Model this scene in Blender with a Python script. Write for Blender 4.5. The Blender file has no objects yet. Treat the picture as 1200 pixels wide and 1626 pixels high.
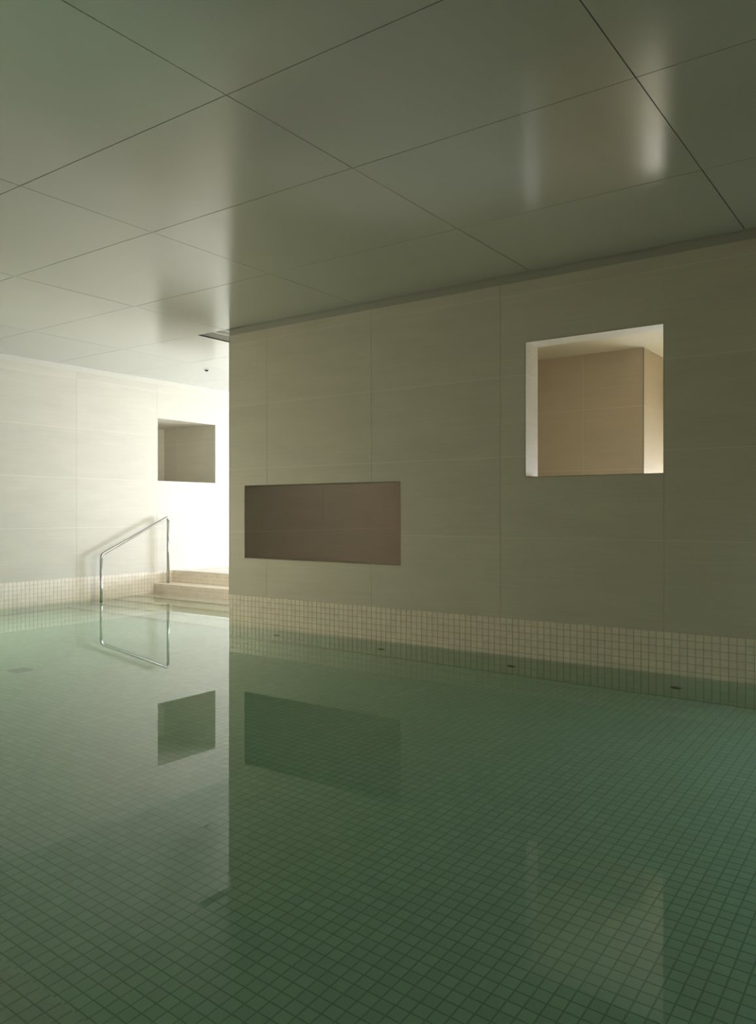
import bpy, bmesh, math, random
from mathutils import Vector, Matrix
random.seed(7)

# ------------------------------------------------------------------ camera
# plan frame: u runs along the right wall away from the camera, v towards that wall,
# z up from the camera's height; world = (-u, v, z + EYE)
EYE = 0.79
def P(u, v, z): return Vector((-u, v, z + EYE))
sc = bpy.context.scene
cam = bpy.data.cameras.new('camera'); camo = bpy.data.objects.new('camera', cam)
sc.collection.objects.link(camo); sc.camera = camo
camo.location = P(0, 0, 0); camo.rotation_euler = (math.radians(90), 0, math.radians(35.753))
cam.sensor_fit = 'VERTICAL'; cam.sensor_height = 24; cam.lens = 1255.92/1626*24
cam.clip_start = 0.02; cam.clip_end = 100

# ------------------------------------------------------------------ world, exposure
w = bpy.data.worlds.new('world'); sc.world = w; w.use_nodes = True
w.node_tree.nodes['Background'].inputs[0].default_value = (0.75, 0.85, 1.0, 1)
w.node_tree.nodes['Background'].inputs[1].default_value = 0.3
sc.view_settings.view_transform = 'Standard'; sc.view_settings.look = 'None'
sc.view_settings.gamma = 1; sc.view_settings.use_curve_mapping = False
sc.view_settings.exposure = 0.12
cy = sc.cycles
cy.max_bounces = 13; cy.diffuse_bounces = 7; cy.glossy_bounces = 5; cy.transmission_bounces = 9
cy.use_denoising = True; cy.sample_clamp_indirect = 25; cy.caustics_refractive = True; cy.caustics_reflective = True

# ------------------------------------------------------------------ daylight outside the low openings, with added fill lamps
def area(name, loc, dirv, sx, sy, power, col):
    l = bpy.data.lights.new(name, 'AREA'); l.shape = 'RECTANGLE'; l.size = sx; l.size_y = sy
    l.energy = power; l.color = col
    o = bpy.data.objects.new(name, l); sc.collection.objects.link(o)
    o.location = loc; d = Vector(dirv); o.rotation_euler = d.to_track_quat('-Z', 'Y').to_euler()
    return o
# daylight behind the low window at the far end, round the corner of the right wall
area('passage_daylight', P(4.95, 12.78, -0.15), (0, -1, 0), 2.5, 1.15, 530, (0.89, 0.98, 1.20))
# daylight behind the low window of the bathing room seen through the square opening
area('room_daylight', P(1.45, 9.85, -0.25), (0, -1, 0), 1.3, 0.85, 150, (0.92, 0.98, 1.04))
# daylight behind the frosted window in the right wall, beyond the edge of the view
area('pool_daylight', P(-0.15, 5.50, 0.0), (0, -1, -1.1), 1.2, 1.1, 19, (0.76, 0.92, 1.0))

# added ambient fill, set behind a made-up window in the wall behind the camera
area('hall_fill', P(7.2, -1.86, -0.12), (0, 1, 0), 2.3, 1.15, 5, (1.0, 0.97, 0.80))
# fill added behind an invented window of the left wall, beside the camera's view
area('left_fill', P(8.66, 2.80, -0.12), (1, 0, -.6), 2.0, 1.0, 82, (1.0, 0.875, 0.66))
# fill lamp added on the passage side of the block, hidden round the corner
area('passage_side_fill', P(5.60, 6.75, 0.35), (-1, 0, 0), 2.3, 1.9, 38, (0.97, 0.99, 0.94))

# ------------------------------------------------------------------ materials
def lin(r, g, b):
    f = lambda c: (c/255/12.92) if c/255 <= .04045 else ((c/255+.055)/1.055)**2.4
    return (f(r), f(g), f(b), 1)
def mat(name):
    m = bpy.data.materials.new(name); m.use_nodes = True
    return m, m.node_tree.nodes, m.node_tree.links, m.node_tree.nodes['Principled BSDF']
def simple(name, col, rough=.5, metal=0, ior=1.45, noise=0.0, bump=0.0, scale=20):
    m, N, L, b = mat(name)
    b.inputs['Base Color'].default_value = col; b.inputs['Roughness'].default_value = rough
    b.inputs['Metallic'].default_value = metal; b.inputs['IOR'].default_value = ior
    if noise:
        g = N.new('ShaderNodeNewGeometry'); n = N.new('ShaderNodeTexNoise'); n.inputs['Scale'].default_value = scale
        L.new(g.outputs['Position'], n.inputs['Vector'])
        mr = N.new('ShaderNodeMapRange'); mr.inputs['To Min'].default_value = 1-noise; mr.inputs['To Max'].default_value = 1+noise
        L.new(n.outputs['Fac'], mr.inputs['Value'])
        vm = N.new('ShaderNodeVectorMath'); vm.operation = 'SCALE'; vm.inputs[0].default_value = col[:3]
        L.new(mr.outputs[0], vm.inputs['Scale']); L.new(vm.outputs[0], b.inputs['Base Color'])
        if bump:
            bp = N.new('ShaderNodeBump'); bp.inputs['Strength'].default_value = bump; bp.inputs['Distance'].default_value = .002
            L.new(n.outputs['Fac'], bp.inputs['Height']); L.new(bp.outputs[0], b.inputs['Normal'])
    return m
def stone(name, col, warm=0.0):
    # porcelain stone with fine horizontal striation and slow cloudy variation
    m, N, L, b = mat(name)
    g = N.new('ShaderNodeNewGeometry')
    mp = N.new('ShaderNodeMapping'); mp.inputs['Scale'].default_value = (1.6, 1.6, 60)
    L.new(g.outputs['Position'], mp.inputs['Vector'])
    n1 = N.new('ShaderNodeTexNoise'); n1.inputs['Scale'].default_value = 1.6; n1.inputs['Detail'].default_value = 5; n1.inputs['Roughness'].default_value = .6
    L.new(mp.outputs[0], n1.inputs['Vector'])
    mp2 = N.new('ShaderNodeMapping'); mp2.inputs['Scale'].default_value = (1, 1, 3.5)
    L.new(g.outputs['Position'], mp2.inputs['Vector'])
    n2 = N.new('ShaderNodeTexNoise'); n2.inputs['Scale'].default_value = 1.9; n2.inputs['Detail'].default_value = 3
    L.new(mp2.outputs[0], n2.inputs['Vector'])
    n3 = N.new('ShaderNodeTexNoise'); n3.inputs['Scale'].default_value = 130
    L.new(g.outputs['Position'], n3.inputs['Vector'])
    oi = N.new('ShaderNodeObjectInfo')
    def mul(a, k):
        x = N.new('ShaderNodeMath'); x.operation = 'MULTIPLY_ADD'; L.new(a, x.inputs[0]); x.inputs[1].default_value = k; x.inputs[2].default_value = -k/2
        return x.outputs[0]
    def add(a, c):
        x = N.new('ShaderNodeMath'); x.operation = 'ADD'; L.new(a, x.inputs[0])
        if isinstance(c, float): x.inputs[1].default_value = c
        else: L.new(c, x.inputs[1])
        return x.outputs[0]
    tot = add(add(add(add(mul(n1.outputs['Fac'], .18), mul(n2.outputs['Fac'], .16)), mul(n3.outputs['Fac'], .10)), mul(oi.outputs['Random'], .05)), 1.0)
    vm = N.new('ShaderNodeVectorMath'); vm.operation = 'SCALE'; vm.inputs[0].default_value = col[:3]
    L.new(tot, vm.inputs['Scale']); L.new(vm.outputs[0], b.inputs['Base Color'])
    b.inputs['Roughness'].default_value = .55
    bp = N.new('ShaderNodeBump'); bp.inputs['Strength'].default_value = .12; bp.inputs['Distance'].default_value = .001
    L.new(n1.outputs['Fac'], bp.inputs['Height']); L.new(bp.outputs[0], b.inputs['Normal'])
    return m
def mosaic(name, col, amp=.09, rough=.35):
    # small glazed tiles; each cell of the 50 mm grid gets its own slight tint
    m, N, L, b = mat(name)
    g = N.new('ShaderNodeNewGeometry')
    of = N.new('ShaderNodeVectorMath'); of.operation = 'ADD'; of.inputs[1].default_value = (0.024, 0.045, 0.03)
    L.new(g.outputs['Position'], of.inputs[0])
    s = N.new('ShaderNodeVectorMath'); s.operation = 'SCALE'; s.inputs['Scale'].default_value = 20.0; L.new(of.outputs[0], s.inputs[0])
    fl = N.new('ShaderNodeVectorMath'); fl.operation = 'FLOOR'; L.new(s.outputs[0], fl.inputs[0])
    wn = N.new('ShaderNodeTexWhiteNoise'); wn.noise_dimensions = '3D'; L.new(fl.outputs[0], wn.inputs['Vector'])
    n3 = N.new('ShaderNodeTexNoise'); n3.inputs['Scale'].default_value = 260; n3.inputs['Detail'].default_value = 3
    L.new(g.outputs['Position'], n3.inputs['Vector'])
    a = N.new('ShaderNodeMath'); a.operation = 'MULTIPLY_ADD'; a.inputs[1].default_value = amp; a.inputs[2].default_value = 1-amp/2
    L.new(wn.outputs['Value'], a.inputs[0])
    c = N.new('ShaderNodeMath'); c.operation = 'MULTIPLY_ADD'; c.inputs[1].default_value = .22; c.inputs[2].default_value = -.11
    L.new(n3.outputs['Fac'], c.inputs[0])
    t = N.new('ShaderNodeMath'); t.operation = 'ADD'; L.new(a.outputs[0], t.inputs[0]); L.new(c.outputs[0], t.inputs[1])
    vm = N.new('ShaderNodeVectorMath'); vm.operation = 'SCALE'; vm.inputs[0].default_value = col[:3]
    L.new(t.outputs[0], vm.inputs['Scale']); L.new(vm.outputs[0], b.inputs['Base Color'])
    b.inputs['Roughness'].default_value = rough
    return m
M = {}
M['stone'] = stone('pale_striated_stone', (.617, .578, .475, 1))
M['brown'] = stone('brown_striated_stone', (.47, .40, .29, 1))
M['grout_light'] = simple('light_grout', (.78, .76, .66, 1), .8, noise=.04)
M['grout_brown'] = simple('brown_grout', (.66, .58, .46, 1), .8, noise=.04)
M['mosaic'] = mosaic('sand_mosaic', (.86, .775, .65, 1))
M['mosaic_floor'] = mosaic('pool_floor_mosaic', (.80, .80, .67, 1), .10)
M['grout_dark'] = simple('dark_grout', (.52, .53, .43, 1), .85, noise=.06)
M['grout_mid'] = simple('beige_grout', (.58, .53, .42, 1), .85, noise=.06)
M['ceil'] = simple('satin_ceiling_panel', (.52, .515, .465, 1), .19, noise=.02, ior=2.4, scale=1.5)
M['ceil_gap'] = simple('ceiling_joint', (.06, .06, .045, 1), .9)
M['slab'] = simple('rendered_slab', (.55, .54, .48, 1), .8, noise=.04)
M['trim'] = simple('painted_reveal_trim', (.42, .41, .36, 1), .6)
M['deck'] = stone('pale_deck_stone', (.80, .78, .71, 1))
M['steel'] = simple('polished_steel', (.50, .50, .48, 1), .14, 1.0)
M['plate'] = simple('brushed_grey_plate', (.46, .45, .41, 1), .5, .1)
M['dark'] = simple('dark_recess', (.015, .015, .012, 1), .7)
M['cream'] = simple('cream_ceiling_paint', (.58, .54, .42, 1), .6)
M['coving'] = simple('coving_paint', (.64, .61, .52, 1), .5)
M['white'] = simple('white_paint', (.72, .72, .68, 1), .5)
def water_mat():
    m = bpy.data.materials.new('clear_green_water'); m.use_nodes = True
    N, L = m.node_tree.nodes, m.node_tree.links; N.clear()
    o = N.new('ShaderNodeOutputMaterial'); gl = N.new('ShaderNodeBsdfGlass')
    gl.inputs['IOR'].default_value = 1.333; gl.inputs['Roughness'].default_value = 0.0
    gl.inputs['Color'].default_value = (1, 1, 1, 1)
    va = N.new('ShaderNodeVolumeAbsorption'); va.inputs['Color'].default_value = (.47, .82, .70, 1); va.inputs['Density'].default_value = .80
    L.new(gl.outputs[0], o.inputs['Surface']); L.new(va.outputs[0], o.inputs['Volume'])
    return m
M['water'] = water_mat()

# ------------------------------------------------------------------ builders
C = sc.collection
def link(name, bm, m, parent=None, **props):
    me = bpy.data.meshes.new(name); bmesh.ops.recalc_face_normals(bm, faces=bm.faces); bm.to_mesh(me); bm.free()
    if isinstance(m, (list, tuple)):
        for x in m: me.materials.append(x)
    else: me.materials.append(m)
    o = bpy.data.objects.new(name, me); C.objects.link(o)
    if parent: o.parent = parent
    for k, v in props.items(): o[k] = v
    return o
def empty(name, loc=(0, 0, 0), **props):
    o = bpy.data.objects.new(name, None); C.objects.link(o); o.location = loc; o.empty_display_size = .1
    for k, v in props.items(): o[k] = v
    return o
def reparent(o, parent):
    o.parent = parent; o.matrix_parent_inverse = Matrix.Translation(-Vector(parent.location))
def box(bm, a, b, bevel=0.0):
    x0, x1 = sorted((a[0], b[0])); y0, y1 = sorted((a[1], b[1])); z0, z1 = sorted((a[2], b[2]))
    v = [bm.verts.new(c) for c in ((x0,y0,z0),(x1,y0,z0),(x1,y1,z0),(x0,y1,z0),(x0,y0,z1),(x1,y0,z1),(x1,y1,z1),(x0,y1,z1))]
    fs = [bm.faces.new([v[i] for i in q]) for q in ((0,3,2,1),(4,5,6,7),(0,1,5,4),(1,2,6,5),(2,3,7,6),(3,0,4,7))]
    if bevel:
        es = list({e for f in fs for e in f.edges})
        bmesh.ops.bevel(bm, geom=es, offset=bevel, segments=1, affect='EDGES')
def slab(name, a, b, m, parent=None, **props):
    bm = bmesh.new(); box(bm, P(*a), P(*b)); return link(name, bm, m, parent, **props)

class Plane:
    """a wall face: s runs along it, t up (or across), n the depth behind/in front of the face"""
    def __init__(s, kind, at, sign):      # kind 'v': face at v=at, s=u, t=z ; 'u': face at u=at, s=v, t=z ; 'z': s=u,t=v
        s.kind, s.at, s.sign = kind, at, sign   # sign = direction the face looks along its axis
    def p(s, a, t, n):                    # n > 0 is in front of the face
        d = s.at + s.sign*n
        if s.kind == 'v': return P(a, d, t)
        if s.kind == 'u': return P(d, a, t)
        return P(a, t, d)
def cells(lo, hi, joints):
    xs = [lo] + [j for j in sorted(joints) if lo+1e-4 < j < hi-1e-4] + [hi]
    return list(zip(xs[:-1], xs[1:]))
def holed(bm, pl, s0, s1, t0, t1, holes, n0, n1):
    """plate s0..s1 x t0..t1 from n0 (back) to n1 (front), less the rectangles in holes, as one solid"""
    ss = sorted({s0, s1} | {x for h in holes for x in h[:2] if s0 < x < s1})
    ts = sorted({t0, t1} | {x for h in holes for x in h[2:] if t0 < x < t1})
    solid = {}
    for i in range(len(ss)-1):
        for j in range(len(ts)-1):
            cs, ct = (ss[i]+ss[i+1])/2, (ts[j]+ts[j+1])/2
            solid[i, j] = not any(h[0] < cs < h[1] and h[2] < ct < h[3] for h in holes)
    if not any(solid.values()): return False
    vd = {}
    def V(i, j, n):
        k = (i, j, n)
        if k not in vd: vd[k] = bm.verts.new(pl.p(ss[i], ts[j], n))
        return vd[k]
    for (i, j), ok in solid.items():
        if not ok: continue
        for n in (n0, n1): bm.faces.new([V(i, j, n), V(i+1, j, n), V(i+1, j+1, n), V(i, j+1, n)])
        for (di, dj, a, b) in ((-1, 0, (i, j), (i, j+1)), (1, 0, (i+1, j), (i+1, j+1)), (0, -1, (i, j), (i+1, j)), (0, 1, (i, j+1), (i+1, j+1))):
            if not solid.get((i+di, j+dj), False):
                bm.faces.new([V(*a, n0), V(*b, n0), V(*b, n1), V(*a, n1)])
    return True
GAP = 0.0032
def panels(parent, pl, s0, s1, t0, t1, sj, tj, holes=(), m=None, name='panel', th=.004, gap=GAP, tilt=0.0):
    if m is not M['ceil']:
        bm = bmesh.new(); holed(bm, pl, s0, s1, t0, t1, [h for h in holes if h[0] < s1 and h[1] > s0 and h[2] < t1 and h[3] > t0], .0002, .0027)
        link('joint_filler', bm, M['grout_brown' if m is M['brown'] else 'grout_light'], parent)
    for (a, b) in cells(s0, s1, sj):
        for (c, d) in cells(t0, t1, tj):
            g = gap/2
            aa, bb, cc, dd = a+(g if a > s0 else 0), b-(g if b < s1 else 0), c+(g if c > t0 else 0), d-(g if d < t1 else 0)
            hs = [h for h in holes if h[0] < bb and h[1] > aa and h[2] < dd and h[3] > cc]
            bm = bmesh.new()
            if not holed(bm, pl, aa, bb, cc, dd, hs, 0.0, th): bm.free(); continue
            if tilt:
                rx, ry = random.uniform(-tilt, tilt), random.uniform(-tilt, tilt)
                mid = pl.p((aa+bb)/2, (cc+dd)/2, 0)
                for v in bm.verts: v.co.z += (v.co.x-mid.x)*rx + (v.co.y-mid.y)*ry
            link(name, bm, m or M['stone'], parent)
def frame(par, pl, h, n, w_=.04):
    a, b, c, d = h
    for q in ((a, a+w_, c, d), (b-w_, b, c, d), ((a+b)/2-w_/2, (a+b)/2+w_/2, c, d), (a, b, c, c+w_), (a, b, d-w_, d)):
        bm = bmesh.new(); holed(bm, pl, *q, [], n-.03, n); link('window_frame', bm, M['white'], par)
# one shared mosaic tile mesh per orientation
TS, TP = 0.05, 0.0022
def tile_verts(pl, s, t, w=TS, h=TS, n=TP):
    g, c = .0015, .0012
    back = [pl.p(s+g, t+g, 0), pl.p(s+w-g, t+g, 0), pl.p(s+w-g, t+h-g, 0), pl.p(s+g, t+h-g, 0)]
    front = [pl.p(s+g+c, t+g+c, n), pl.p(s+w-g-c, t+g+c, n), pl.p(s+w-g-c, t+h-g-c, n), pl.p(s+g+c, t+h-g-c, n)]
    return back, front
def tiles_stuff(name, parent, pl, cellsl, m):
    vs, fs = [], []
    for (s, t, w_, h_) in cellsl:
        b, f = tile_verts(pl, s, t, w_, h_); k = len(vs); vs += [tuple(x) for x in b+f]
        fs.append((k+4, k+5, k+6, k+7))
        for i in range(4): j = (i+1) % 4; fs.append((k+i, k+j, k+4+j, k+4+i))
    me = bpy.data.meshes.new(name); me.from_pydata(vs, [], fs); me.materials.append(m)
    bm = bmesh.new(); bm.from_mesh(me); bmesh.ops.recalc_face_normals(bm, faces=bm.faces); bm.to_mesh(me); bm.free()
    o = bpy.data.objects.new(name, me); C.objects.link(o); o.parent = parent; o['kind'] = 'stuff'
    return o
def tiles_single(parent, pl, cellsl, m):
    vs, fs = [], []
    b, f = tile_verts(pl, -TS/2, -TS/2); base = pl.p(0, 0, 0)
    pts = [x-base for x in b+f]
    me = bpy.data.meshes.new('tile')
    me.from_pydata([tuple(x) for x in pts], [], [(3, 2, 1, 0), (4, 5, 6, 7)] + [(i, (i+1) % 4, 4+(i+1) % 4, 4+i) for i in range(4)])
    bm = bmesh.new(); bm.from_mesh(me); bmesh.ops.recalc_face_normals(bm, faces=bm.faces); bm.to_mesh(me); bm.free()
    me.materials.append(m)
    for (s, t) in cellsl:
        o = bpy.data.objects.new('tile', me); C.objects.link(o); o.parent = parent
        o.location = pl.p(s+TS/2, t+TS/2, 0)

# ------------------------------------------------------------------ levels and plan
ZD, ZW, ZF, ZC, ZT = -.79, -1.07, -1.72, 1.763, 1.70     # deck, water, pool floor, ceiling, top of wall stone
D, U, CU = 5.355, 8.531, 5.627                          # right wall, left wall, corner of the right wall
US, VS = -1.0, -1.6                                     # side wall, wall behind the camera
VN = 0.45                                               # near edge of the pool
TH = .21
ZJ = [ZD+.6*k for k in range(0, 6)]
RU = [1.524+1.2*k for k in range(-3, 5)]
FW = (-.80, .50, -.60, .60)                              # frosted window past the frame
SQ = (1.524, 2.522, .255, 1.251)                        # square opening
LN = (3.627, 5.418, -.438, .252)                        # long opening
LW = (1.78, 3.82, -.70, .46)                            # opening added for the left fill lamp, out of view
RC = (6.833, 7.853, .415, 1.250)                        # recess of the left wall

# ------------------------------------------------------------------ right wall (front of the block)
wr = empty('wall_right', kind='structure')
bm = bmesh.new(); fr = Plane('v', D+.004, -1)
holed(bm, fr, US, CU-.004, ZF, ZC+.03, [SQ, LN, FW], -(TH-.008), 0)
link('wall_core', bm, M['grout_light'], wr)
panels(wr, fr, US, CU, ZD, ZT, RU, ZJ, [SQ, LN, FW])
bm = bmesh.new(); mo = Plane('v', D+.0022, -1)
holed(bm, mo, US, CU-.002, ZF, ZD-.0005, [], -.002, 0); link('grout_bed', bm, M['grout_mid'], wr)
inl = [(5.00, -1.44), (3.82, -1.44), (2.635, -1.44), (1.447, -1.44)]
cols = [1.524+TS*k for k in range(-50, 82)]
rows = [ZD-TS*(k+1) for k in range(18)]
single, rest = [], []
for j, t in enumerate(rows):
    for s in cols:
        if s < US: continue
        if j < 6 and .72 <= s < 3.22: single.append((s, t))
        else: rest.append((s, t, TS, TS))
tiles_single(wr, mo, single, M['mosaic'])
tiles_stuff('wall_tiles', wr, mo, rest, M['mosaic'])
# opening linings
w1 = empty('window_1', kind='structure')
def lining(par, h, depth, at, vside, tj, sj, m=None):
    s0, s1, t0, t1 = h
    v0, v1 = at, at+depth
    panels(par, Plane('u', s1, -1), v0, v1, t0, t1, [], tj, name='reveal_panel', m=m)
    panels(par, Plane('u', s0, 1), v0, v1, t0, t1, [], tj, name='reveal_panel', m=m)
    panels(par, Plane('z', t1, -1), s0, s1, v0, v1, sj, [], name='head_panel', m=m)
    panels(par, Plane('z', t0, 1), s0, s1, v0, v1, sj, [], name='sill_panel', m=m)
lining(w1, SQ, TH, D+.001, 1, ZJ, RU)
w2 = empty('window_2', kind='structure')
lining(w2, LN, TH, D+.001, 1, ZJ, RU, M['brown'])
# shadow-gap trim at the top of the wall
t1 = slab('trim_1', (US, D+.012, ZT), (CU-.004, D+.0015, ZC), M['trim'], kind='structure')

# ------------------------------------------------------------------ block side and long passage wall
wc = empty('wall_passage', kind='structure'); GW = (5.43, 7.77, -.62, 1.32)      # opening added for the passage side fill lamp
bm = bmesh.new(); ps = Plane('u', CU-.004, 1)
holed(bm, ps, D+.004, 8.45, ZF, ZC+.03, [], -(TH-.008), -.05); holed(bm, ps, D+.004, 8.45, ZF, ZC+.03, [GW], -.05, 0); link('wall_core', bm, M['grout_light'], wc)
panels(wc, ps, D, 8.45, ZD, ZT, [6.52-1.2, 6.52, 7.72], ZJ, [GW])
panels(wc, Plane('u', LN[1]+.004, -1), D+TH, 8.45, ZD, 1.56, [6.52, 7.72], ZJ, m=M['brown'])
bm = bmesh.new(); pm = Plane('u', CU-.002, 1)
rest = [(D+TS*k, t, TS, TS) for k in range(0, 38) for t in rows]
tiles_stuff('wall_tiles', wc, pm, rest, M['mosaic'])
bm.free()
slab('wall_core', (CU-TH+.004, 8.45, ZF), (CU-.004, 8.6, ZC+.03), M['grout_light'], wc)
panels(wc, Plane('v', 8.6, 1), 3.62, CU, ZD, ZT, [4.4], ZJ, [(3.62, 4.12, ZD-.1, 1.3)])
frame(empty('added_window_9', kind='structure'), ps, GW, 0.0)  # made-up frame around the fill lamp on the block side
w4 = empty('window_3', kind='structure')
lw = (3.75, 6.15, -.72, .42)
for uu in (3.75, 4.93, 6.11): slab('window_frame', (uu, 12.58, lw[2]), (uu+.04, 12.62, lw[3]), M['white'], w4)
slab('window_frame', (lw[0], 12.58, lw[2]), (lw[1], 12.62, lw[2]+.04), M['white'], w4)
slab('window_frame', (lw[0], 12.58, lw[3]-.04), (lw[1], 12.62, lw[3]), M['white'], w4)
we = empty('wall_end', kind='structure')
ep = Plane('v', 12.5, -1)
bm = bmesh.new(); holed(bm, ep, 3.3, U+.2, ZD-.1, ZC+.03, [lw], -.2, 0); link('wall_core', bm, M['grout_light'], we)
panels(we, ep, 3.62, U, ZD, ZT, [4.8, 6.0, 7.2, 8.4], ZJ, [lw])
slab('wall_core', (3.4, 8.6, ZD-.1), (3.6, 12.5, ZC+.03), M['grout_light'], we)
panels(we, Plane('u', 3.6, 1), 8.6, 12.5, ZD, ZT, [9.8, 11.0, 12.2], ZJ)

# ------------------------------------------------------------------ left wall with its deep recess
wl = empty('wall_left', kind='structure')
lf = Plane('u', U+.004, -1)
bm = bmesh.new(); holed(bm, lf, VS, 12.7, ZF, ZC+.03, [RC, LW], -.2, 0); link('wall_core', bm, M['grout_light'], wl)
LV = [5.62+1.2*k for k in range(-7, 6)]
panels(wl, lf, VS, 12.5, ZD, ZT, LV, ZJ, [RC, LW])
ml = Plane('u', U+.0022, -1)
bm = bmesh.new(); holed(bm, ml, VN, 7.084, ZF, ZD-.0005, [], -.002, 0); link('grout_bed', bm, M['grout_mid'], wl)
rest = [(5.62+TS*k, t, TS, TS) for k in range(-94, 30) for t in rows if 5.62+TS*k < 7.10]
tiles_stuff('wall_tiles', wl, ml, rest, M['mosaic'])
slab('trim_2', (U+.012, VS, ZT), (U+.0015, 12.5, ZC), M['coving'], kind='structure')
# recess box
UB = 9.656
w3 = empty('window_4', kind='structure')
s0, s1, z0, z1 = RC
for a, b in (((U+.2, s1, z0-.05), (UB+.05, s1+.06, z1+.05)), ((U+.2, s0-.06, z0-.05), (UB+.05, s0, z1+.05)),
             ((UB, s0-.06, z0-.05), (UB+.06, s1+.06, z1+.05)), ((U+.2, s0-.06, z1), (UB+.06, s1+.06, z1+.06)), ((U+.2, s0-.06, z0-.06), (UB+.06, s1+.06, z0))):
    slab('recess_core', a, b, M['grout_light'], w3)
panels(w3, Plane('v', s1+.003, -1), U+.002, UB, z0, z1, [8.77, 9.37], [1.01], name='reveal_panel')
panels(w3, Plane('v', s0-.003, 1), U+.002, UB, z0, z1, [8.77, 9.37], [1.01], name='reveal_panel')
panels(w3, Plane('u', UB, -1), s0, s1, z0, z1, [], [1.01], name='back_panel')
panels(w3, Plane('z', z1+.003, -1), U+.002, UB, s0, s1, [9.1], [], name='head_panel')
panels(w3, Plane('z', z0-.003, 1), U+.002, UB, s0, s1, [9.1], [], name='sill_panel')

# ------------------------------------------------------------------ walls behind and beside the camera
wb = empty('wall_back', kind='structure')
bw = (6.0, 8.4, -.72, .48); bp_ = Plane('v', VS, 1)
bm = bmesh.new(); holed(bm, bp_, US-.2, U+.2, ZF, ZC+.03, [bw], -.2, 0); link('wall_core', bm, M['grout_light'], wb)
panels(wb, bp_, US, U, ZD, ZT, [US+1.2*k for k in range(1, 8)], ZJ, [bw], m=M['brown'])
w7 = empty('added_window_7', kind='structure')  # unseen window, added to go with the fill lamp behind the camera
for uu in (6.0, 7.18, 8.36): slab('window_frame', (uu, VS-.12, bw[2]), (uu+.04, VS-.08, bw[3]), M['white'], w7)
slab('window_frame', (bw[0], VS-.12, bw[2]), (bw[1], VS-.08, bw[2]+.04), M['white'], w7)
slab('window_frame', (bw[0], VS-.12, bw[3]-.04), (bw[1], VS-.08, bw[3]), M['white'], w7)
ws = empty('wall_side', kind='structure')
sp = Plane('u', US-.004, 1)
bm = bmesh.new(); holed(bm, sp, VS, D+.2, ZF, ZC+.03, [], -.2, 0); link('wall_core', bm, M['grout_light'], ws)
panels(ws, sp, VS, D, ZD, ZT, [D-1.2*k for k in range(1, 6)], ZJ, m=M['brown'])
ms = Plane('u', US-.002, 1)
tiles_stuff('wall_tiles', ws, ms, [(D-TS*(k+1), t, TS, TS) for k in range(88) for t in rows], M['mosaic'])
w5 = empty('window_5', kind='structure')
frame(w5, Plane('v', D, -1), FW, -.10)
w8 = empty('added_window_8', kind='structure'); frame(w8, lf, LW, -.12)  # invented frame in front of the left fill lamp, out of view

# ------------------------------------------------------------------ the rooms behind the right wall
ZI = 1.56; UI = .62
wi = empty('wall_inner', kind='structure')
UCN, VBK, UPT = 2.335, 7.55, 3.50
def core(a, b): slab('wall_core', a, b, M['grout_light'], wi)
core((UCN+.004, VBK+.004, ZD-.1), (UPT+.1, 9.0, ZC))                 # pier whose corner shows through the square opening
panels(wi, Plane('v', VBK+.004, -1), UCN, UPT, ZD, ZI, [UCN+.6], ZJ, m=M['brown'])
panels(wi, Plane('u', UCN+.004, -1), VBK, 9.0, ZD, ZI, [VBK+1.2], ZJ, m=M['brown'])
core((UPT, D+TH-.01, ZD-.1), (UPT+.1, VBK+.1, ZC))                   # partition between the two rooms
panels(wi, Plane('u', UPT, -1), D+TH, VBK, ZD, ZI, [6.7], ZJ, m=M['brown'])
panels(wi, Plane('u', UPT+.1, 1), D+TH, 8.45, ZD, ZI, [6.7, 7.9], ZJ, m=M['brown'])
core((4.12, 8.45, ZD-.1), (CU-TH, 8.598, ZC)); core((UPT+.1, 8.45, 1.3), (4.12, 8.598, ZC))      # far wall of the dim room, opening added to let passage light in
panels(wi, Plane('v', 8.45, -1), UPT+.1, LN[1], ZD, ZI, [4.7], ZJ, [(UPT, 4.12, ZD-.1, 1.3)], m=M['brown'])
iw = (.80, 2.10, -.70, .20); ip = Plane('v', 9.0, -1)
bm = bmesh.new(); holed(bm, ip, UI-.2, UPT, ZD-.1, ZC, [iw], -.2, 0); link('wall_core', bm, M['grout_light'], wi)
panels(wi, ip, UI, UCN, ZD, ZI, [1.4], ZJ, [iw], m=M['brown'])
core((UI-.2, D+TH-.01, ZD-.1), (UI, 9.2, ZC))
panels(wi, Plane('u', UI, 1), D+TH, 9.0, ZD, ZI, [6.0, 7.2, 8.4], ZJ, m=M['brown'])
# short light well behind that opening, closed by a frosted pane's frame
slab('wall_core', (.6, 9.2, ZD-.1), (.80, 9.8, 1.0), M['cream'], wi); slab('wall_core', (2.10, 9.2, ZD-.1), (2.40, 9.8, 1.0), M['cream'], wi)
slab('wall_core', (.6, 9.2, ZD-.1), (2.4, 9.9, -.70), M['cream'], wi); slab('wall_core', (.6, 9.2, .20), (2.4, 9.9, .70), M['cream'], wi)
w6 = empty('window_6', kind='structure'); frame(w6, Plane('v', 9.8, -1), iw, 0.0)
fi = empty('floor_inner', kind='structure')
slab('floor_slab', (US-.2, D+TH-.01, ZD-.1), (CU-.05, 8.6, ZD-.004), M['grout_light'], fi)
slab('floor_slab', (US-.2, 8.6, ZD-.1), (UPT, 9.2, ZD-.004), M['grout_light'], fi)
panels(fi, Plane('z', ZD-.004, 1), UI, LN[1], D+TH, 8.45, [0, 1.2, 2.4, 3.55, 4.6], [6.8, 8.0], m=M['deck'])
ci = slab('ceiling_inner', (US-.2, D+TH-.01, ZI), (CU-.05, 9.2, ZI+.1), M['cream'], kind='structure')

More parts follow.
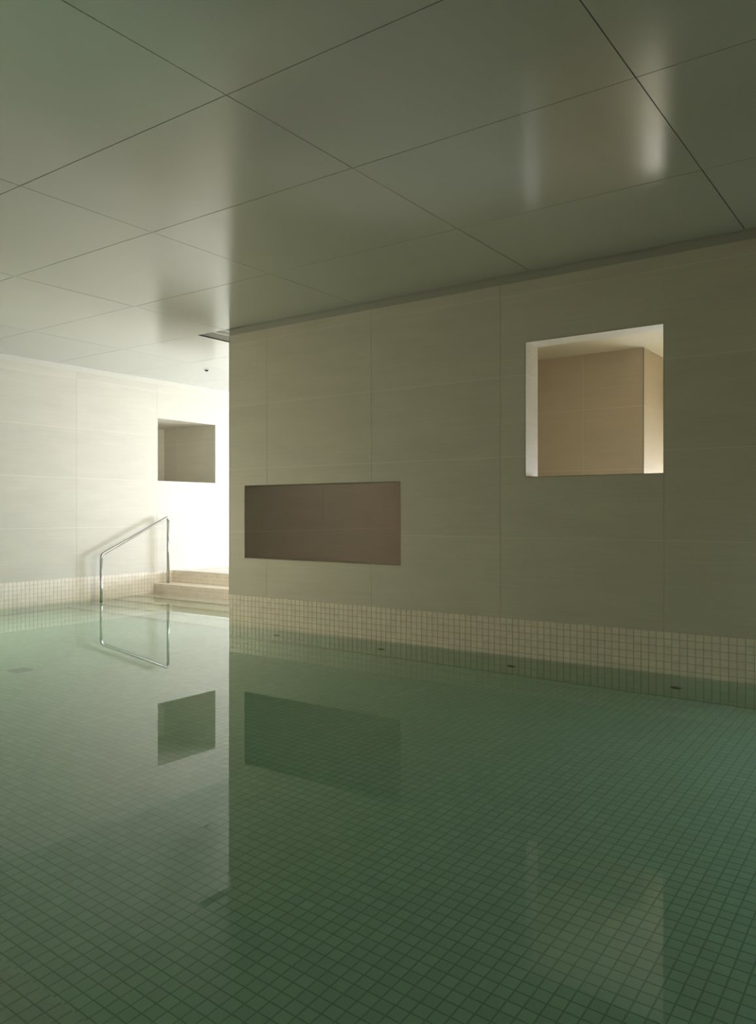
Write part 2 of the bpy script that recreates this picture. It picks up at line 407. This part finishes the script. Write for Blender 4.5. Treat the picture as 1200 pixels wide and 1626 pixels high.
# ------------------------------------------------------------------ ceiling
ce = empty('ceiling', kind='structure')
CU_J = [-.42, 1.027, 2.475, 4.067, 5.659, 7.25]
CV_J = [.22, 1.28, 2.34, 3.215, 4.285, 5.345, 6.285, 7.345, 8.40, 9.46, 10.52, 11.58]
slot = (CU+.0, 6.067, 5.347, 8.2)
cp = Plane('z', ZC+.012, -1)
bm = bmesh.new(); holed(bm, cp, US-.2, U+.2, VS-.2, D+.004, [(slot[0]-.02, slot[1]+.02, 5.33, 5.5)], -.15, 0)
link('ceiling_core', bm, M['ceil_gap'], ce)
bm = bmesh.new(); holed(bm, cp, CU-.3, U+.2, D+.004, 12.7, [(slot[0]-.02, slot[1]+.02, 5.3, slot[3]+.02)], -.15, 0); holed(bm, cp, 3.3, CU-.3, 8.45, 12.7, [], -.15, 0); link('ceiling_core', bm, M['ceil_gap'], ce)
panels(ce, cp, US, U, VS, D-.008, CU_J, CV_J, [slot], m=M['ceil'], name='ceiling_panel', th=.012, gap=.0052, tilt=.0006)
panels(ce, cp, CU, U, D-.008, 12.5, CU_J, CV_J, [slot], m=M['ceil'], name='ceiling_panel', th=.012, gap=.0052, tilt=.0006)
panels(ce, cp, 3.6, CU, 8.6, 12.5, CU_J, CV_J, m=M['ceil'], name='ceiling_panel', th=.012, gap=.0052)
# air slot beside the corner
vt = empty('ceiling_vent', P(5.85, 6.8, ZC), label='long recessed air slot in the ceiling beside the wall corner', category='vent')
bm = bmesh.new()
a0, a1, b0, b1 = slot
zt = ZC+.075
box(bm, P(a0, b0, zt), P(a1, b1, zt+.01))
box(bm, P(a0-.006, b0, ZC+.001), P(a0, b1, zt+.01)); box(bm, P(a1, b0, ZC+.001), P(a1+.006, b1, zt+.01))
box(bm, P(a0, b0-.006, ZC+.001), P(a1, b0, zt+.01)); box(bm, P(a0, b1, ZC+.001), P(a1, b1+.006, zt+.01))
reparent(link('housing', bm, M['trim']), vt)
for k, uu in enumerate((5.74, 5.90)):
    bm = bmesh.new(); box(bm, P(uu, b0+.01, ZC+.02), P(uu+.018, b1-.01, ZC+.055), .003)
    reparent(link('slat', bm, M['white']), vt)
cs = empty('ceiling_sensor', P(7.458, 6.722, ZC), label='small dark round fitting in the bright ceiling above the steps', category='ceiling fitting')
def disc(bm, c, axis, r0, r1, h, n=24):
    z = Vector(axis).normalized(); x = z.orthogonal().normalized(); y = z.cross(x); c = Vector(c)
    lo = [bm.verts.new(c+(x*math.cos(i*math.tau/n)+y*math.sin(i*math.tau/n))*r0) for i in range(n)]
    hi = [bm.verts.new(c+z*h+(x*math.cos(i*math.tau/n)+y*math.sin(i*math.tau/n))*r1) for i in range(n)]
    for i in range(n): j = (i+1) % n; bm.faces.new([lo[i], lo[j], hi[j], hi[i]])
    bm.faces.new(lo[::-1]); bm.faces.new(hi)
bm = bmesh.new(); disc(bm, P(7.458, 6.722, ZC+.001), (0, 0, -1), .034, .030, .006); reparent(link('rim', bm, M['trim']), cs)
bm = bmesh.new(); disc(bm, P(7.458, 6.722, ZC-.004), (0, 0, -1), .022, .016, .014); reparent(link('lens', bm, M['dark']), cs)

# ------------------------------------------------------------------ pool floor
fl = empty('floor', kind='structure')
slab('floor_slab', (US-.2, VN-.2, ZF-.2), (U+.2, 7.6, ZF), M['grout_dark'], fl)
fp = Plane('z', ZF, 1)
U0 = 1.524 % TS
DR = (5.624, 5.774, 3.205, 3.355)
a = math.radians(35.753)
f1, restf = [], []
V0 = D - TS*200
for i in range(-21, 175):
    s = U0+TS*i
    if s < US-.01 or s+TS > U+.02: continue
    for j in range(int((1.2-V0)/TS), int((7.3-V0)/TS)):
        t = V0+TS*j
        if t > D and (s < CU-.01): continue
        if t > 5.5: continue
        if DR[0]-.001 < s+.025 < DR[1] and DR[2]-.001 < t+.025 < DR[3]: continue
        cu_, cv = s+.025, t+.025
        r = -math.cos(a)*cu_+math.sin(a)*cv; d = math.sin(a)*cu_+math.cos(a)*cv
        vis = d > .5 and abs(r*1.0/d) < .50 and d > 2.1
        restf.append((s, t, d if vis else 99+d))
restf.sort(key=lambda x: x[2])
tiles_single(fl, fp, [(s, t) for s, t, _ in restf[:300]], M['mosaic_floor'])
tiles_stuff('floor_tiles', fl, fp, [(s, t, TS, TS) for s, t, _ in restf[300:]], M['mosaic_floor'])
# near ledge under water, deck under the camera
ld = empty('floor_ledge', kind='structure')
ZL, VL = ZF+.155, 1.225
slab('ledge_core', (US-.1, VN-.1, ZF-.01), (U+.1, VL-.002, ZL), M['grout_dark'], ld)
lp = Plane('z', ZL, 1)
tiles_stuff('ledge_tiles', ld, lp, [(U0+TS*i, VL-TS*(j+1), TS, TS) for i in range(-21, 171) for j in range(16)], M['mosaic_floor'])
tiles_stuff('ledge_tiles', ld, Plane('v', VL-.002, 1), [(U0+TS*i, ZL-TS*(j+1), TS, TS) for i in range(-21, 171) for j in range(3)], M['mosaic_floor'])
fd = empty('floor_deck', kind='structure')
slab('deck_slab', (US-.2, VS-.2, ZF), (U+.2, VN, ZD-.004), M['slab'], fd)
panels(fd, Plane('z', ZD-.004, 1), US, U, VS, VN, [.2, 1.4, 2.6, 3.8, 5.0, 6.2, 7.4], [-.4], m=M['deck'], name='deck_panel')
tiles_stuff('wall_tiles', fd, Plane('v', VN, 1), [(U0+TS*i, t, TS, TS) for i in range(-21, 171) for t in rows], M['mosaic'])
# far deck
slab('deck_slab', (CU-.1, 7.086, ZD-.2), (U+.1, 12.6, ZD-.004), M['slab'], fd); slab('deck_slab', (3.3, 8.5, ZD-.2), (CU-.1, 12.6, ZD-.004), M['slab'], fd)
panels(fd, Plane('z', ZD-.004, 1), 3.6, CU, 8.6, 12.5, [4.8], [9.8, 11.0], m=M['deck'], name='deck_panel')
panels(fd, Plane('z', ZD-.004, 1), CU, U, 7.084, 12.5, [6.0, 7.2, 8.4], [8.284, 9.484, 10.684, 11.884], m=M['deck'], name='deck_panel')

# ------------------------------------------------------------------ steps up to the passage
st = empty('pool_steps', P(7.1, 6.5, ZF), label='broad sand mosaic steps rising out of the water to the bright passage', category='steps')
fronts = [7.084, 6.777, 6.455, 6.135, 5.815, 5.495]
rise = (ZD-ZF)/6
for k, fv in enumerate(fronts):
    top = ZD - rise*k; bot = top-rise
    back = fronts[k-1] if k else 7.3
    if k == 0:
        bm = bmesh.new(); box(bm, P(CU, fv, ZF-.01), P(U, 7.3, ZD-.006))
    else:
        bm = bmesh.new(); box(bm, P(CU, fv, ZF-.01), P(U, back, top-.002))
    s = link('step', bm, M['grout_mid']); reparent(s, st)
    n = int(round((U-CU)/TS))
    cl = [(CU+TS*i, bot+rise-TS*(j+1)-.002, TS, TS) for i in range(n) for j in range(3)]
    tiles_stuff('riser_tiles', s, Plane('v', fv, -1), cl, M['mosaic'])
    if k:
        dep = back-fv; m_ = max(1, int(round(dep/TS))); h = dep/m_
        cl = [(CU+TS*i, fv+h*j, TS, h) for i in range(n) for j in range(m_)]
        tiles_stuff('tread_tiles', s, Plane('z', top-.002, 1), cl, M['mosaic'])
# ------------------------------------------------------------------ water
bm = bmesh.new()
holed(bm, Plane('z', ZW, 1), US-.003, U+.003, VN-.003, 6.8, [(US-.2, CU-.003, D+.003, 7.2)], -(ZW-ZF)-.002, 0)
link('pool_water', bm, M['water'], label='still green pool water mirroring the walls and ceiling', category='water', kind='stuff')

# ------------------------------------------------------------------ handrail
def tube(name, pts, r, m, n=20):
    bm = bmesh.new(); rings = []
    pts = [Vector(p) for p in pts]
    side = None
    for i, p in enumerate(pts):
        t = (pts[min(i+1, len(pts)-1)]-pts[max(i-1, 0)]).normalized()
        x = Vector((1, 0, 0)); y = t.cross(x).normalized()
        rings.append([bm.verts.new(p+(x*math.cos(q*math.tau/n)+y*math.sin(q*math.tau/n))*r) for q in range(n)])
    for a_, b_ in zip(rings[:-1], rings[1:]):
        for q in range(n): j = (q+1) % n; bm.faces.new([a_[q], a_[j], b_[j], b_[q]])
    bm.faces.new(rings[0][::-1]); bm.faces.new(rings[-1])
    for f in bm.faces: f.smooth = len(f.verts) == 4
    return link(name, bm, m)
HR = 8.421
lowt, hit = P(HR, 5.888, -.525), P(HR, 6.914, -.064)
hr = empty('handrail', P(HR, 6.4, -.95), label='polished steel handrail standing on the pool steps by the bright wall', category='handrail')
dirv = (hit-lowt).normalized(); zz = Vector((0, 0, 1)); R_ = .045
def arc(corner, d1, d2, n=8):
    a_, b_ = corner+d1*R_, corner+d2*R_
    out = []
    for i in range(n+1):
        t = i/n; out.append(a_*(1-t)**2+corner*2*t*(1-t)+b_*t*t)
    return out
top = arc(lowt, -zz, dirv) + arc(hit, -dirv, -zz)
reparent(tube('top_rail', top, .0185, M['steel']), hr)
reparent(tube('post', [Vector((lowt.x, lowt.y, ZD-rise*4+EYE)), lowt-zz*R_*.98], .0185, M['steel']), hr)
reparent(tube('post', [Vector((hit.x, hit.y, ZD-rise*1+EYE)), hit-zz*R_*.98], .0185, M['steel']), hr)

# ------------------------------------------------------------------ inlets and drain
names_ = ['small dark round water inlet under the left end of the long opening',
          'small dark round water inlet under the right end of the long opening',
          'small dark round water inlet midway, under the wall strip left of the square opening',
          'small dark round water inlet under the right edge of the square opening']
for (uu, zz_), lb in zip(inl, names_):
    e = empty('water_inlet', P(uu, D-.002, zz_), label=lb, category='inlet', group='water inlets along the right wall')
    bm = bmesh.new(); disc(bm, P(uu, D+.004, zz_), (0, -1, 0), .042, .038, .012); reparent(link('flange', bm, M['plate']), e)
    bm = bmesh.new(); disc(bm, P(uu, D-.004, zz_), (0, -1, 0), .031, .028, .008); reparent(link('nozzle', bm, M['dark']), e)
dr = empty('floor_drain', P(5.70, 3.28, ZF), label='square grey drain cover in the pool floor at the left', category='drain')
bm = bmesh.new(); holed(bm, fp, DR[0]+.001, DR[1]-.001, DR[2]+.001, DR[3]-.001, [(DR[0]+.012, DR[1]-.012, DR[2]+.012, DR[3]-.012)], 0, .006)
reparent(link('frame', bm, M['plate']), dr)
bm = bmesh.new(); box(bm, P(DR[0]+.014, DR[2]+.014, ZF), P(DR[1]-.014, DR[3]-.014, ZF+.005), .001)
reparent(link('cover', bm, M['plate']), dr)
